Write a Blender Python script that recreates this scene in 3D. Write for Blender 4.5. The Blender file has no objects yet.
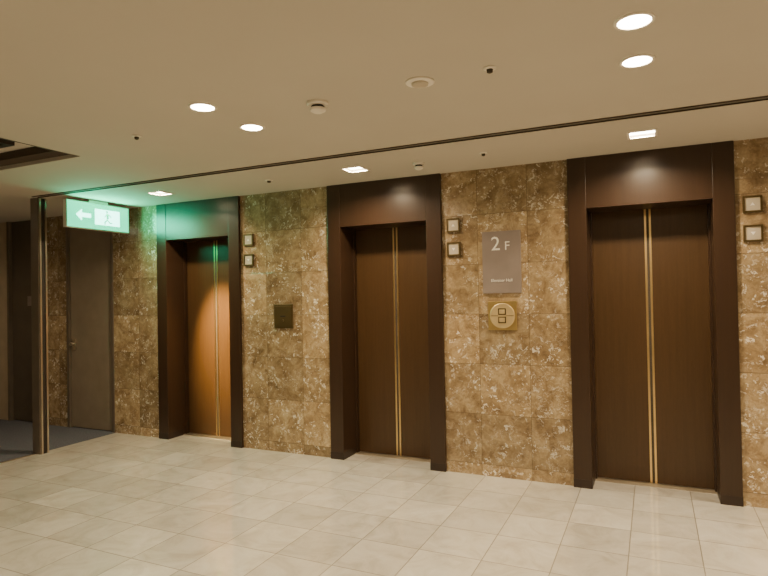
import bpy, bmesh, math, random
from mathutils import Vector, Matrix
random.seed(3)
S = bpy.context.scene
COL = S.collection
H = 2.70; CAMZ = 1.595

# ---------------------------------------------------------------- materials
class NT:
    def __init__(s, name):
        s.m = bpy.data.materials.new(name); s.m.use_nodes = True
        s.t = s.m.node_tree; s.b = s.t.nodes['Principled BSDF']
    def n(s, typ, **kw):
        nd = s.t.nodes.new(typ)
        for k, v in kw.items(): setattr(nd, k, v)
        return nd
    def put(s, sock, v):
        if isinstance(v, bpy.types.NodeSocket): s.t.links.new(v, sock)
        elif v is not None: sock.default_value = v
    def math(s, op, a, b=None, c=None):
        nd = s.n('ShaderNodeMath', operation=op)
        s.put(nd.inputs[0], a); s.put(nd.inputs[1], b); s.put(nd.inputs[2], c)
        return nd.outputs[0]
    def pos(s):
        g = s.n('ShaderNodeNewGeometry'); sp = s.n('ShaderNodeSeparateXYZ')
        s.t.links.new(g.outputs['Position'], sp.inputs[0])
        return g.outputs['Position'], sp.outputs
    def comb(s, x, y, z):
        c = s.n('ShaderNodeCombineXYZ')
        for i, v in enumerate((x, y, z)): s.put(c.inputs[i], v)
        return c.outputs[0]
    def noise(s, vec, scale, detail=4, rough=.5, dist=0):
        nd = s.n('ShaderNodeTexNoise'); s.put(nd.inputs['Vector'], vec)
        nd.inputs['Scale'].default_value = scale; nd.inputs['Detail'].default_value = detail
        nd.inputs['Roughness'].default_value = rough; nd.inputs['Distortion'].default_value = dist
        return nd.outputs['Fac'], nd.outputs['Color']
    def ramp(s, fac, stops):
        r = s.n('ShaderNodeValToRGB'); s.put(r.inputs[0], fac)
        e = r.color_ramp.elements
        while len(e) < len(stops): e.new(.5)
        for i, (p, c) in enumerate(stops):
            e[i].position = p; e[i].color = (*c, 1) if len(c) == 3 else c
        return r.outputs[0]
    def mix(s, fac, a, b, mode='MIX'):
        nd = s.n('ShaderNodeMix', data_type='RGBA', blend_type=mode)
        s.put(nd.inputs[0], fac)
        s.put(nd.inputs[6], (*a, 1) if isinstance(a, tuple) else a)
        s.put(nd.inputs[7], (*b, 1) if isinstance(b, tuple) else b)
        return nd.outputs[2]
    def bump(s, h, strength=.2, dist=.002):
        nd = s.n('ShaderNodeBump'); s.put(nd.inputs['Height'], h)
        nd.inputs['Strength'].default_value = strength; nd.inputs['Distance'].default_value = dist
        s.t.links.new(nd.outputs[0], s.b.inputs['Normal'])

def simple(name, col, rough=.5, metal=0, var=.08, scale=6):
    k = NT(name); p, _ = k.pos()
    f, _ = k.noise(p, scale, 3)
    d = tuple(c*(1-var) for c in col); l = tuple(min(1, c*(1+var)) for c in col)
    k.put(k.b.inputs['Base Color'], k.ramp(f, [(.3, d), (.7, l)]))
    k.b.inputs['Roughness'].default_value = rough; k.b.inputs['Metallic'].default_value = metal
    return k.m
def emis(name, col, st):
    k = NT(name)
    k.b.inputs['Base Color'].default_value = (*col, 1)
    k.b.inputs['Emission Color'].default_value = (*col, 1)
    k.b.inputs['Emission Strength'].default_value = st
    return k.m

def marble():
    k = NT('marble_emperador'); p, xyz = k.pos()
    x = k.math('ADD', xyz[0], 4.015)
    pier = k.math('FLOOR', k.math('DIVIDE', x, 2.285))
    lx = k.math('ADD', k.math('SUBTRACT', x, k.math('MULTIPLY', pier, 2.285)), .437-.33)
    tx = k.math('DIVIDE', lx, .437); tz = k.math('DIVIDE', k.math('SUBTRACT', xyz[2], .10-.44), .44)
    ix = k.math('FLOOR', tx); iz = k.math('FLOOR', tz)
    fx = k.math('FRACT', tx); fz = k.math('FRACT', tz)
    ex = k.math('ABSOLUTE', k.math('SUBTRACT', fx, .5)); ez = k.math('ABSOLUTE', k.math('SUBTRACT', fz, .5))
    g = k.math('GREATER_THAN', k.math('MAXIMUM', ex, ez), .4950)
    wn = k.n('ShaderNodeTexWhiteNoise', noise_dimensions='3D')
    k.put(wn.inputs['Vector'], k.comb(ix, iz, pier))
    off = k.n('ShaderNodeVectorMath', operation='MULTIPLY_ADD')
    k.put(off.inputs[0], wn.outputs['Color']); off.inputs[1].default_value = (9, 9, 9); k.put(off.inputs[2], p)
    v = off.outputs[0]
    f1, _ = k.noise(v, 7, 8, .68, .6)
    base = k.ramp(f1, [(.30, (.15, .098, .050)), (.45, (.255, .178, .097)), (.58, (.35, .262, .152)), (.72, (.46, .365, .23))])
    _, nc = k.noise(v, 9, 5, .6)
    wv = k.n('ShaderNodeVectorMath', operation='MULTIPLY_ADD'); k.put(wv.inputs[0], nc); wv.inputs[1].default_value = (.26, .26, .26); k.put(wv.inputs[2], v)
    vc = k.n('ShaderNodeTexVoronoi', feature='F1'); vc.inputs['Scale'].default_value = 46; k.put(vc.inputs['Vector'], wv.outputs[0])
    sp = k.n('ShaderNodeSeparateColor'); k.put(sp.inputs[0], vc.outputs['Color'])
    cl = k.math('MULTIPLY_ADD', sp.outputs[0], .28, .86)
    c = k.mix(1.0, base, k.comb(cl, cl, cl), 'MULTIPLY')
    f5, _ = k.noise(v, 5, 3)
    clast = k.math('MULTIPLY', k.ramp(sp.outputs[1], [(.88, (0, 0, 0)), (.91, (1, 1, 1))]), k.ramp(f5, [(.40, (0, 0, 0)), (.60, (.75, .75, .75))]))
    c = k.mix(clast, c, (.78, .73, .63))
    vo = k.n('ShaderNodeTexVoronoi', feature='DISTANCE_TO_EDGE'); vo.inputs['Scale'].default_value = 7
    wv2 = k.n('ShaderNodeVectorMath', operation='MULTIPLY_ADD'); k.put(wv2.inputs[0], nc); wv2.inputs[1].default_value = (.45, .45, .45); k.put(wv2.inputs[2], v)
    k.put(vo.inputs['Vector'], wv2.outputs[0])
    vein = k.ramp(vo.outputs['Distance'], [(.0, (1, 1, 1)), (.025, (0, 0, 0))])
    f3, _ = k.noise(v, 6, 2)
    vein = k.math('MULTIPLY', vein, k.ramp(f3, [(.50, (0, 0, 0)), (.62, (.6, .6, .6))]))
    c = k.mix(vein, c, (.76, .70, .59))
    br = k.math('MULTIPLY_ADD', wn.outputs['Value'], .52, .75)
    c = k.mix(1.0, c, k.comb(br, br, br), 'MULTIPLY')
    c = k.mix(k.math('MULTIPLY', g, .7), c, (.09, .06, .03))
    k.put(k.b.inputs['Base Color'], c); k.b.inputs['Roughness'].default_value = .16
    k.bump(k.math('MULTIPLY', g, -1.0), .4, .002)
    return k.m

def floor_m():
    k = NT('floor_marble_tiles'); p, xyz = k.pos()
    T = .40
    tx = k.math('DIVIDE', k.math('ADD', xyz[0], 20.17), T); ty = k.math('DIVIDE', k.math('ADD', xyz[1], 20.2), T)
    ix = k.math('FLOOR', tx); iy = k.math('FLOOR', ty)
    ex = k.math('ABSOLUTE', k.math('SUBTRACT', k.math('FRACT', tx), .5)); ey = k.math('ABSOLUTE', k.math('SUBTRACT', k.math('FRACT', ty), .5))
    g = k.math('GREATER_THAN', k.math('MAXIMUM', ex, ey), .492)
    wn = k.n('ShaderNodeTexWhiteNoise', noise_dimensions='2D'); k.put(wn.inputs['Vector'], k.comb(ix, iy, 0.0))
    off = k.n('ShaderNodeVectorMath', operation='MULTIPLY_ADD')
    k.put(off.inputs[0], wn.outputs['Color']); off.inputs[1].default_value = (7, 7, 7); k.put(off.inputs[2], p)
    f1, _ = k.noise(off.outputs[0], 4, 7, .65, 1.0)
    c = k.ramp(f1, [(.3, (.47, .435, .37)), (.5, (.60, .57, .50)), (.7, (.68, .66, .60))])
    br = k.math('MULTIPLY_ADD', wn.outputs['Value'], .24, .84)
    c = k.mix(1.0, c, k.comb(br, br, br), 'MULTIPLY')
    c = k.mix(k.math('MULTIPLY', g, .75), c, (.18, .15, .11))
    k.put(k.b.inputs['Base Color'], c)
    rv = k.math('MULTIPLY_ADD', wn.outputs['Value'], .04, .03)
    k.b.inputs['Roughness'].default_value = .3
    k.b.inputs['IOR'].default_value = 1.6
    k.b.inputs['Coat Weight'].default_value = 1
    k.b.inputs['Coat IOR'].default_value = 2.0
    k.put(k.b.inputs['Coat Roughness'], rv)
    k.bump(k.math('MULTIPLY', g, -1.0), .3, .002)
    return k.m

def wood(name, a, b, rough=.35):
    k = NT(name); p, xyz = k.pos()
    v = k.comb(k.math('MULTIPLY', xyz[0], 60.0), k.math('MULTIPLY', xyz[1], 60.0), k.math('MULTIPLY', xyz[2], 2.2))
    f, _ = k.noise(v, 1, 5, .6, .3)
    v2 = k.comb(k.math('MULTIPLY', xyz[0], 260.0), k.math('MULTIPLY', xyz[1], 260.0), k.math('MULTIPLY', xyz[2], 30.0))
    f2, _ = k.noise(v2, 1, 3)
    c = k.ramp(k.math('ADD', k.math('MULTIPLY', f, .6), k.math('MULTIPLY', f2, .4)), [(.35, a), (.65, b)])
    k.put(k.b.inputs['Base Color'], c); k.b.inputs['Roughness'].default_value = rough
    k.b.inputs['Specular IOR Level'].default_value = .5
    return k.m

M = dict(
    marble=marble(), floor=floor_m(),
    leaf=wood('door_leaf_wood', (.048, .025, .009), (.066, .035, .014), .32),
    frame=wood('jamb_dark_wood', (.030, .016, .009), (.038, .020, .011), .28),
    ceil=simple('ceiling_plaster', (.51, .465, .40), .9, 0, .02, 2),
    trimw=simple('fixture_white', (.75, .70, .62), .5),
    gold=simple('polished_brass', (.88, .66, .32), .3, 1),
    brass=simple('brushed_brass', (.50, .36, .14), .38, .9),
    brassl=simple('brass_light', (.62, .48, .25), .4, .6),
    bronze=simple('dark_bronze', (.12, .085, .035), .4, .7),
    dark=simple('dark_metal', (.018, .012, .008), .6),
    foot=simple('jamb_foot_metal', (.024, .013, .008), .4),
    slot=simple('slot_dark', (.05, .035, .022), .7),
    steel=simple('grey_painted_steel', (.25, .205, .155), .4),
    post=simple('post_bronze', (.17, .14, .11), .35, .3),
    alu=simple('aluminium', (.62, .56, .46), .3, .9),
    plate=simple('sign_plate_mauve', (.225, .185, .17), .4),
    white=simple('white_print', (.85, .82, .76), .5),
    lantern=simple('lantern_glass', (.50, .44, .35), .3),
    beige=simple('beige_wallpaper', (.44, .36, .26), .8),
    brownw=simple('brown_wall', (.10, .08, .06), .6),
    carpet=simple('carpet_blue_grey', (.085, .09, .11), .95, 0, .3, 60),
    lamp=emis('lamp_panel', (1, .88, .66), 22),
    lampr=emis('lamp_round', (1, .86, .62), 45),
    green=emis('exit_green', (.0, .80, .42), 2.0),
    egwhite=emis('exit_white', (.35, 1, .80), 7),
)

# ---------------------------------------------------------------- mesh helpers
def empty(name, loc):
    o = bpy.data.objects.new(name, None); o.location = loc; o.empty_display_size = .1
    COL.objects.link(o); return o
def finish(name, bm, mat, centre, parent, smooth=False):
    me = bpy.data.meshes.new(name); bm.normal_update()
    bmesh.ops.recalc_face_normals(bm, faces=bm.faces)
    bm.to_mesh(me); bm.free()
    if smooth:
        for p in me.polygons: p.use_smooth = True
    for m in (mat if isinstance(mat, list) else [mat]): me.materials.append(m)
    o = bpy.data.objects.new(name, me); COL.objects.link(o)
    c = Vector(centre)
    if parent: o.parent = parent; o.location = c - parent.location
    else: o.location = c
    return o
def add_box(bm, x0, x1, y0, y1, z0, z1, c=(0, 0, 0), mi=0):
    vs = [bm.verts.new((x-c[0], y-c[1], z-c[2])) for x in (x0, x1) for y in (y0, y1) for z in (z0, z1)]
    for f in ((0, 1, 3, 2), (4, 6, 7, 5), (0, 4, 5, 1), (2, 3, 7, 6), (0, 2, 6, 4), (1, 5, 7, 3)):
        fc = bm.faces.new([vs[i] for i in f]); fc.material_index = mi
def box(name, x0, x1, y0, y1, z0, z1, mat, parent=None, bevel=0):
    c = ((x0+x1)/2, (y0+y1)/2, (z0+z1)/2)
    bm = bmesh.new(); add_box(bm, x0, x1, y0, y1, z0, z1, c)
    if bevel: bmesh.ops.bevel(bm, geom=bm.edges[:], offset=bevel, segments=2, affect='EDGES', profile=.5)
    return finish(name, bm, mat, c, parent)
def boxes(name, L, mat, parent=None):
    c = ((L[0][0]+L[0][1])/2, (L[0][2]+L[0][3])/2, (L[0][4]+L[0][5])/2)
    bm = bmesh.new()
    for b in L: add_box(bm, *b, c=c)
    return finish(name, bm, mat, c, parent)
def lathe(name, prof, loc, mat, parent=None, axis='Z', seg=32, caps=True):
    bm = bmesh.new(); rings = []
    for r, z in prof:
        ring = []
        for i in range(seg):
            a = 2*math.pi*i/seg; p = (r*math.cos(a), r*math.sin(a), z)
            if axis == 'Y': p = (p[0], p[2], p[1])
            if axis == 'X': p = (p[2], p[0], p[1])
            ring.append(bm.verts.new(p))
        rings.append(ring)
    for A, B in zip(rings, rings[1:]):
        for i in range(seg): bm.faces.new((A[i], A[(i+1) % seg], B[(i+1) % seg], B[i]))
    if caps: bm.faces.new(rings[0]); bm.faces.new(rings[-1])
    return finish(name, bm, mat, loc, parent)
def plate_holes(name, X0, X1, Y0, Y1, z, holes, mat, th=.12):
    """horizontal slab with rectangular through-holes"""
    xs = sorted({X0, X1, *[h[0] for h in holes], *[h[1] for h in holes]})
    ys = sorted({Y0, Y1, *[h[2] for h in holes], *[h[3] for h in holes]})
    xs = [x for x in xs if X0 <= x <= X1]; ys = [y for y in ys if Y0 <= y <= Y1]
    bm = bmesh.new()
    def solid(i, j):
        if i < 0 or j < 0 or i >= len(xs)-1 or j >= len(ys)-1: return False
        cx = (xs[i]+xs[i+1])/2; cy = (ys[j]+ys[j+1])/2
        return not any(h[0] < cx < h[1] and h[2] < cy < h[3] for h in holes)
    V = {}
    def v(i, j, k):
        if (i, j, k) not in V: V[(i, j, k)] = bm.verts.new((xs[i], ys[j], z+k*th))
        return V[(i, j, k)]
    for i in range(len(xs)-1):
        for j in range(len(ys)-1):
            if not solid(i, j): continue
            for k in (0, 1): bm.faces.new((v(i, j, k), v(i+1, j, k), v(i+1, j+1, k), v(i, j+1, k)))
            for (di, dj, a, b) in ((-1, 0, (i, j), (i, j+1)), (1, 0, (i+1, j), (i+1, j+1)), (0, -1, (i, j), (i+1, j)), (0, 1, (i, j+1), (i+1, j+1))):
                if not solid(i+di, j+dj):
                    bm.faces.new((v(*a, 0), v(*b, 0), v(*b, 1), v(*a, 1)))
    return finish(name, bm, mat, (0, 0, 0), None)

# ---------------------------------------------------------------- shell
XL, XR, YB = -9.2, 4.6, -4.0
CX = [-4.61, -2.325, -.03]
box('floor', -5.93, XR, YB, 5.42, -.1, 0, M['floor'])
box('floor_carpet', XL, -5.93, YB, 5.42, -.1, 0, M['carpet'])
segs = [(-5.95, CX[0]-.595), (CX[0]+.595, CX[1]-.595), (CX[1]+.595, CX[2]-.595), (CX[2]+.595, XR), (-7.40, -6.79)]
boxes('wall_back', [(a, b, 5.0, 5.42, 0, H) for a, b in segs], M['marble'])
boxes('wall_corridor', [(XL, -7.97, 5.0, 5.42, 0, H), (XL-.1, XL, YB, 5.42, 0, H)], M['beige'])
box('wall_rear', XL, XR, YB-.1, YB, 0, H, M['beige'])
box('wall_right', XR, XR+.1, YB, 5.42, 0, H, M['beige'])

lights = [(x, y) for x in (-4.6, -2.32, -.045, 2.23) for y in (4.45, 3.02, 2.57, .0, -.45)]
lights = [l for l in lights if not (l[0] < -4 and .5 < l[1] < 3.1)]
lights.append((-7.4, 3.4))  # extra out-of-view downlight, added to brighten the corridor end
hs = .085; hr = .045
def half(y): return hs if y == 4.45 else hr
holes = [(x-half(y), x+half(y), y-half(y), y+half(y)) for x, y in lights]
holes.append((-5.85, XR-.01, 3.93, 3.985))
R = (-5.80, -3.93, 1.2, 3.02)
holes.append(R)
plate_holes('ceiling', XL, XR, YB, 5.42, H, holes, M['ceil'])

# shutter slot in the ceiling
g = empty('ceiling_shutter_slot', (-.6, 3.957, H))
box('channel_top', -5.85, XR-.01, 3.925, 3.99, H+.05, H+.06, M['slot'], g)
boxes('metal_lips', [(-5.85, XR-.01, 3.918, 3.932, H-.006, H+.0), (-5.85, XR-.01, 3.983, 3.997, H-.006, H+.0)], M['slot'], g)

# recessed ceiling bay
g = empty('ceiling_recess_panel', ((R[0]+R[1])/2, 2.1, H+.1))
x0, x1, y0, y1 = R
box('recess_board', x0, x1, y0, y1, H+.09, H+.12, M['ceil'], g)
boxes('recess_edge_band', [(x0, x1, y1-.13, y1-.001, H+.03, H+.089), (x1-.13, x1-.001, y0, y1-.13, H+.03, H+.089)], M['slot'], g)
boxes('recess_inner_band', [(x0, x1-.3, y1-.36, y1-.31, H+.05, H+.089), (x1-.35, x1-.3, y0, y1-.36, H+.05, H+.089)], M['dark'], g)

# downlights
def area(name, loc, size, energy, col, parent, rot=(0, 0, 0), spread=math.pi, shape='SQUARE'):
    L = bpy.data.lights.new(name, 'AREA'); L.shape = shape; L.size = size; L.energy = energy; L.color = col
    L.spread = spread
    o = bpy.data.objects.new(name, L); COL.objects.link(o); o.parent = parent
    o.location = Vector(loc)-parent.location; o.rotation_euler = rot; return o
WARM = (1, .77, .49)
for x, y in lights:
    g = empty('recessed_downlight', (x, y, H))
    if y == 4.45:
        o = hs+.012; i = hs-.004
        boxes('trim_ring', [(x-o, x+o, y-o, y-i, H-.005, H), (x-o, x+o, y+i, y+o, H-.005, H), (x-o, x-i, y-i, y+i, H-.005, H), (x+i, x+o, y-i, y+i, H-.005, H)], M['trimw'], g)
        box('lamp_panel', x-hs+.002, x+hs-.002, y-hs+.002, y+hs-.002, H+.02, H+.04, M['lamp'], g)
        area('lamp', (x, y, H+.012), .13, 38, WARM, g, spread=math.radians(150))
    else:
        lathe('trim_ring', [(.064, -.001), (.066, -.007), (.078, -.006), (.080, 0.0)], (x, y, H), M['trimw'], g, caps=False, seg=40)
        lathe('lamp_lens', [(.065, -.0005), (.064, -.004), (.05, -.006)], (x, y, H), M['lampr'], g, seg=40)
        area('lamp', (x, y, H-.009), .10, 9 if x < -6 else (16 if y > 1 else 11), WARM, g, spread=math.radians(150), shape='DISK')

# ---------------------------------------------------------------- elevators
for n, cx in enumerate(CX):
    g = empty('elevator_door', (cx, 5.0, 0))
    OT = 2.28; yf = 4.97; yd = 5.29
    for s, nm in ((-1, 'jamb_left'), (1, 'jamb_right')):
        a, b = sorted((cx+s*.595, cx+s*.45))
        box(nm, a, b, yf, 5.36, 0, H-.001, M['frame'], g, .004)
        a, b = sorted((cx+s*.45, cx+s*.437))
        box(nm+'_stop', a, b, yd-.05, yd-.004, .005, OT-.001, M['frame'], g)
        a, b = sorted((cx+s*.596, cx+s*.449))
        box(nm+'_foot', a, b, yf-.002, 5.2, 0.0, .07, M['foot'], g, .001)
    box('header', cx-.45, cx+.45, yf+.003, 5.36, OT, H-.001, M['frame'], g, .002)
    box('leaf_left', cx-.45, cx-.006, yd, yd+.04, .008, OT-.001, M['leaf'], g, .002)
    box('leaf_right', cx+.006, cx+.45, yd, yd+.04, .008, OT-.001, M['leaf'], g, .002)
    box('trim_left', cx-.026, cx-.010, yd-.006, yd+.001, .008, OT-.002, M['gold'], g)
    box('trim_right', cx+.010, cx+.026, yd-.006, yd+.001, .008, OT-.002, M['gold'], g)
    box('gap_seal', cx-.010, cx+.010, yd-.002, yd+.036, .008, OT-.002, M['slot'], g)
    boxes('sill', [(cx-.45, cx+.45, 5.2, 5.36, 0, .006)] + [(cx-.45, cx+.45, y, y+.006, .006, .009) for y in (5.22, 5.25)], M['alu'], g)
    box('shaft_back', cx-.6, cx+.6, 5.37, 5.41, 0, H, M['dark'], g)

# hall lanterns
for cx in (-3.905, -1.62, .675):
    for z in (2.22, 2.005):
        g = empty('elevator_hall_lantern', (cx, 5.0, z)); h = .062; q = .014
        boxes('frame', [(cx-h, cx+h, 4.982, 5.0, z+h-q, z+h), (cx-h, cx+h, 4.982, 5.0, z-h, z-h+q),
                        (cx-h, cx-h+q, 4.982, 5.0, z-h+q, z+h-q), (cx+h-q, cx+h, 4.982, 5.0, z-h+q, z+h-q)], M['bronze'], g)
        box('lens', cx-h+q, cx+h-q, 4.988, 5.0, z-h+q, z+h-q, M['lantern'], g)
        d = 1 if z > 2.1 else -1
        bm = bmesh.new()
        f = [bm.verts.new(p) for p in ((-.016, 0, -.011*d), (.016, 0, -.011*d), (0, 0, .013*d))]
        F = bm.faces.new(f); r = bmesh.ops.extrude_face_region(bm, geom=[F])
        bmesh.ops.translate(bm, vec=(0, .002, 0), verts=[v for v in r['geom'] if isinstance(v, bmesh.types.BMVert)])
        finish('arrow', bm, M['white'], (cx, 4.986, z), g)

# small bronze wall panel
g = empty('bronze_call_panel', (-3.47, 5.0, 1.405))
box('plate', -3.585, -3.355, 4.985, 5.0, 1.28, 1.53, M['bronze'], g, .004)
box('inner_plate', -3.565, -3.375, 4.981, 4.986, 1.30, 1.51, M['bronze'], g, .002)
box('name_slot', -3.50, -3.44, 4.979, 4.982, 1.40, 1.41, M['dark'], g)
lathe('lock', [(.012, 0), (.012, -.006), (.009, -.008)], (-3.47, 4.981, 1.36), M['bronze'], g, 'Y')

# brass call button
bx, bz = -1.19, 1.405
g = empty('brass_call_panel', (bx, 5.0, bz))
box('plate', bx-.125, bx+.125, 4.986, 5.0, bz-.125, bz+.125, M['brass'], g, .003)
lathe('dial', [(.110, 0), (.110, -.006), (.104, -.009)], (bx, 4.986, bz), M['brassl'], g, 'Y', 48)
for dz in (.036, -.036):
    box('button_surround', bx-.034, bx+.034, 4.974, 4.978, bz+dz-.028, bz+dz+.028, M['bronze'], g, .001)
    box('button', bx-.024, bx+.024, 4.970, 4.975, bz+dz-.019, bz+dz+.019, M['brassl'], g, .001)
boxes('dial_crossline', [(bx-.100, bx-.036, 4.975, 4.9775, bz-.002, bz+.002), (bx+.036, bx+.100, 4.975, 4.9775, bz-.002, bz+.002)], M['bronze'], g)

# floor sign 2F
g = empty('floor_number_sign', (-1.187, 5.0, 1.87))
box('plate', -1.355, -1.02, 4.98, 5.0, 1.60, 2.14, M['plate'], g, .002)
def text(s, size, x, z, mat, par, y=4.978):
    c = bpy.data.curves.new('lettering', 'FONT'); c.body = s; c.size = size; c.extrude = .001
    c.align_x = 'CENTER'; c.materials.append(mat)
    o = bpy.data.objects.new('lettering', c); COL.objects.link(o)
    o.rotation_euler = (math.pi/2, 0, 0); o.parent = par; o.location = Vector((x, y, z))-par.location
text('2', .17, -1.235, 1.975, M['white'], g); text('F', .105, -1.135, 1.975, M['white'], g)
text('Elevator Hall', .036, -1.187, 1.70, M['white'], g)

# ---------------------------------------------------------------- left end
g = empty('door_1', (-6.37, 5.0, 0))
box('frame_left', -6.79, -6.75, 4.99, 5.12, 0, H-.001, M['post'], g)
box('frame_right', -5.99, -5.95, 4.99, 5.12, 0, H-.001, M['post'], g)
box('leaf', -6.75, -5.99, 5.02, 5.10, .008, H-.002, M['steel'], g, .003)
box('handle_plate', -6.71, -6.66, 5.01, 5.02, .98, 1.12, M['alu'], g)
lathe('knob', [(.012, 0), (.012, -.02), (.022, -.025), (.022, -.04), (.014, -.045)], (-6.685, 5.01, 1.06), M['alu'], g, 'Y')
box('backing', -6.79, -5.95, 5.13, 5.2, 0, H, M['dark'], g)
g = empty('door_2', (-7.69, 5.0, 0))
box('frame_left', -7.97, -7.93, 4.98, 5.12, 0, H-.001, M['post'], g)
box('frame_right', -7.44, -7.40, 4.98, 5.12, 0, H-.001, M['post'], g)
box('leaf', -7.93, -7.44, 5.03, 5.09, .008, H-.002, M['brownw'], g, .003)
box('name_plate', -7.60, -7.50, 5.02, 5.03, 1.55, 1.68, M['plate'], g)
# shutter guide post
g = empty('shutter_guide_post', (-5.90, 4.03, 0))
box('post_body', -5.98, -5.86, 3.99, 4.09, 0, H-.001, M['post'], g, .003)
boxes('guide_rails', [(-5.858, -5.846, 4.0, 4.018, 0, H-.008), (-5.858, -5.846, 4.062, 4.08, 0, H-.008)], M['alu'], g)
box('guide_web', -5.86, -5.856, 4.02, 4.06, 0, H-.008, M['dark'], g)
box('trim_floor_strip', -5.955, -5.915, YB+.01, 3.985, 0, .003, M['alu'])

# exit sign : face in the y-z plane, visible from the lobby side
sx, sy0, sy1, sz0, sz1 = -5.50, 4.05, 4.84, 2.375, 2.665
g = empty('exit_sign', (sx, 4.45, 2.52))
box('housing', sx-.05, sx, sy0, sy1, sz0, sz1, M['trimw'], g, .004)
e = .008
box('light_face', sx, sx+.004, sy0+e, sy1-e, sz0+e, sz1-e, M['green'], g)
boxes('bezel', [(sx, sx+.006, sy0, sy1, sz0, sz0+e), (sx, sx+.006, sy0, sy1, sz1-e, sz1), (sx, sx+.006, sy0, sy0+e, sz0+e, sz1-e), (sx, sx+.006, sy1-e, sy1, sz0+e, sz1-e)], M['alu'], g)
box('mounting_bracket', sx-.04, sx-.01, 4.33, 4.57, sz1, H-.001, M['alu'], g)
def poly(name, pts, x, mat, par, th=.002):
    bm = bmesh.new(); f = bm.faces.new([bm.verts.new((0, p[0], p[1])) for p in pts])
    r = bmesh.ops.extrude_face_region(bm, geom=[f])
    bmesh.ops.translate(bm, vec=(th, 0, 0), verts=[v for v in r['geom'] if isinstance(v, bmesh.types.BMVert)])
    finish(name, bm, mat, (x, 4.45, 2.52), par)
fx = sx+.0045
for nm, pts in (('doorway_pictogram', [(-.06, -.085), (.26, -.085), (.26, .085), (-.06, .085)]),
                ('arrow_shaft', [(-.22, -.022), (-.11, -.022), (-.11, .022), (-.22, .022)]),
                ('arrow_head', [(-.29, 0), (-.22, -.06), (-.22, .06)])):
    poly(nm, pts, fx, M['egwhite'], g)
for nm, pts in (('runner_torso', [(.085, -.02), (.115, -.01), (.11, .045), (.085, .05)]),
                ('runner_leg_front', [(.09, -.02), (.055, -.05), (.06, -.08), (.07, -.08), (.072, -.055), (.11, -.02)]),
                ('runner_leg_back', [(.10, -.02), (.135, -.05), (.16, -.05), (.16, -.06), (.128, -.062), (.095, -.03)]),
                ('runner_arms', [(.055, .005), (.085, .04), (.12, .04), (.15, .01), (.143, .004), (.115, .028), (.09, .028), (.062, .0)])):
    poly(nm, pts, fx+.002, M['green'], g, .001)
lathe('runner_head', [(.012, 0), (.012, .001)], (fx+.002, 4.542, 2.585), M['green'], g, 'X')
o = area('sign_lamp', (sx+.013, 4.45, 2.52), .25, 17, (.0, 1, .50), g, rot=(0, -math.pi/2, 0))
o.data.shape = 'RECTANGLE'; o.data.size = .22; o.data.size_y = .7

# ---------------------------------------------------------------- ceiling devices
def device(name, x, y, r, kind):
    g = empty(name, (x, y, H))
    if kind == 'smoke':
        lathe('base', [(r, 0), (r, -.012), (r*.92, -.018)], (x, y, H), M['trimw'], g)
        lathe('chamber', [(r*.55, 0), (r*.62, -.006), (r*.62, -.018)], (x, y, H-.018), M['dark'], g)
        lathe('cap', [(r*.75, 0), (r*.7, -.014), (r*.4, -.024)], (x, y, H-.034), M['trimw'], g)
    elif kind == 'speaker':
        lathe('rim', [(r, 0), (r, -.006), (r*.9, -.010)], (x, y, H), M['trimw'], g, seg=40)
        lathe('grille', [(r*.6, 0), (r*.58, -.008), (r*.5, -.012)], (x, y, H-.010), M['lantern'], g)
    else:
        lathe('ring', [(r, 0), (r, -.004), (r*.8, -.008)], (x, y, H), M['trimw'], g)
        lathe('nozzle', [(r*.5, 0), (r*.45, -.014), (r*.2, -.018)], (x, y, H-.008), M['slot'], g)
device('smoke_detector', -1.704, 2.82, .062, 'smoke')
device('smoke_detector', -1.75, 4.50, .05, 'smoke')
device('ceiling_speaker', -1.07, 2.79, .075, 'speaker')
device('sprinkler_head', -.70, 2.78, .032, 'spr')
device('sprinkler_head', -3.12, 2.82, .030, 'spr')
device('sprinkler_head', -1.18, 4.43, .030, 'spr')
device('sprinkler_head', -3.24, 4.46, .038, 'spr')

# accent spot in the downlight over the far elevator
g = empty('accent_spotlight', (-4.6, 4.40, H))
L = bpy.data.lights.new('spot', 'SPOT'); L.energy = 3000; L.color = (1, .66, .29); L.spot_size = math.radians(32); L.spot_blend = 1; L.shadow_soft_size = .05
o = bpy.data.objects.new('spot', L); COL.objects.link(o); o.parent = g
P = Vector((-4.56, 4.36, H-.02)); o.location = P-g.location
o.rotation_euler = (Vector((-4.50, 5.29, 1.12))-P).to_track_quat('-Z', 'Y').to_euler()

# ---------------------------------------------------------------- world, camera
w = bpy.data.worlds.new('World'); S.world = w; w.use_nodes = True
w.node_tree.nodes['Background'].inputs[0].default_value = (1, .85, .65, 1)
w.node_tree.nodes['Background'].inputs[1].default_value = .05

X = Vector((1246, 31, 579)).normalized(); Y = Vector((269, -3, -579)).normalized()
Y = (Y-X*X.dot(Y)).normalized(); Z = X.cross(Y)
cam = bpy.data.cameras.new('camera'); cam.sensor_width = 36; cam.lens = 579/768*36; cam.clip_end = 60
co = bpy.data.objects.new('camera', cam); COL.objects.link(co)
m = Matrix((X, Y, Z)).to_4x4(); m.translation = Vector((0, 0, CAMZ)); co.matrix_world = m
S.camera = co
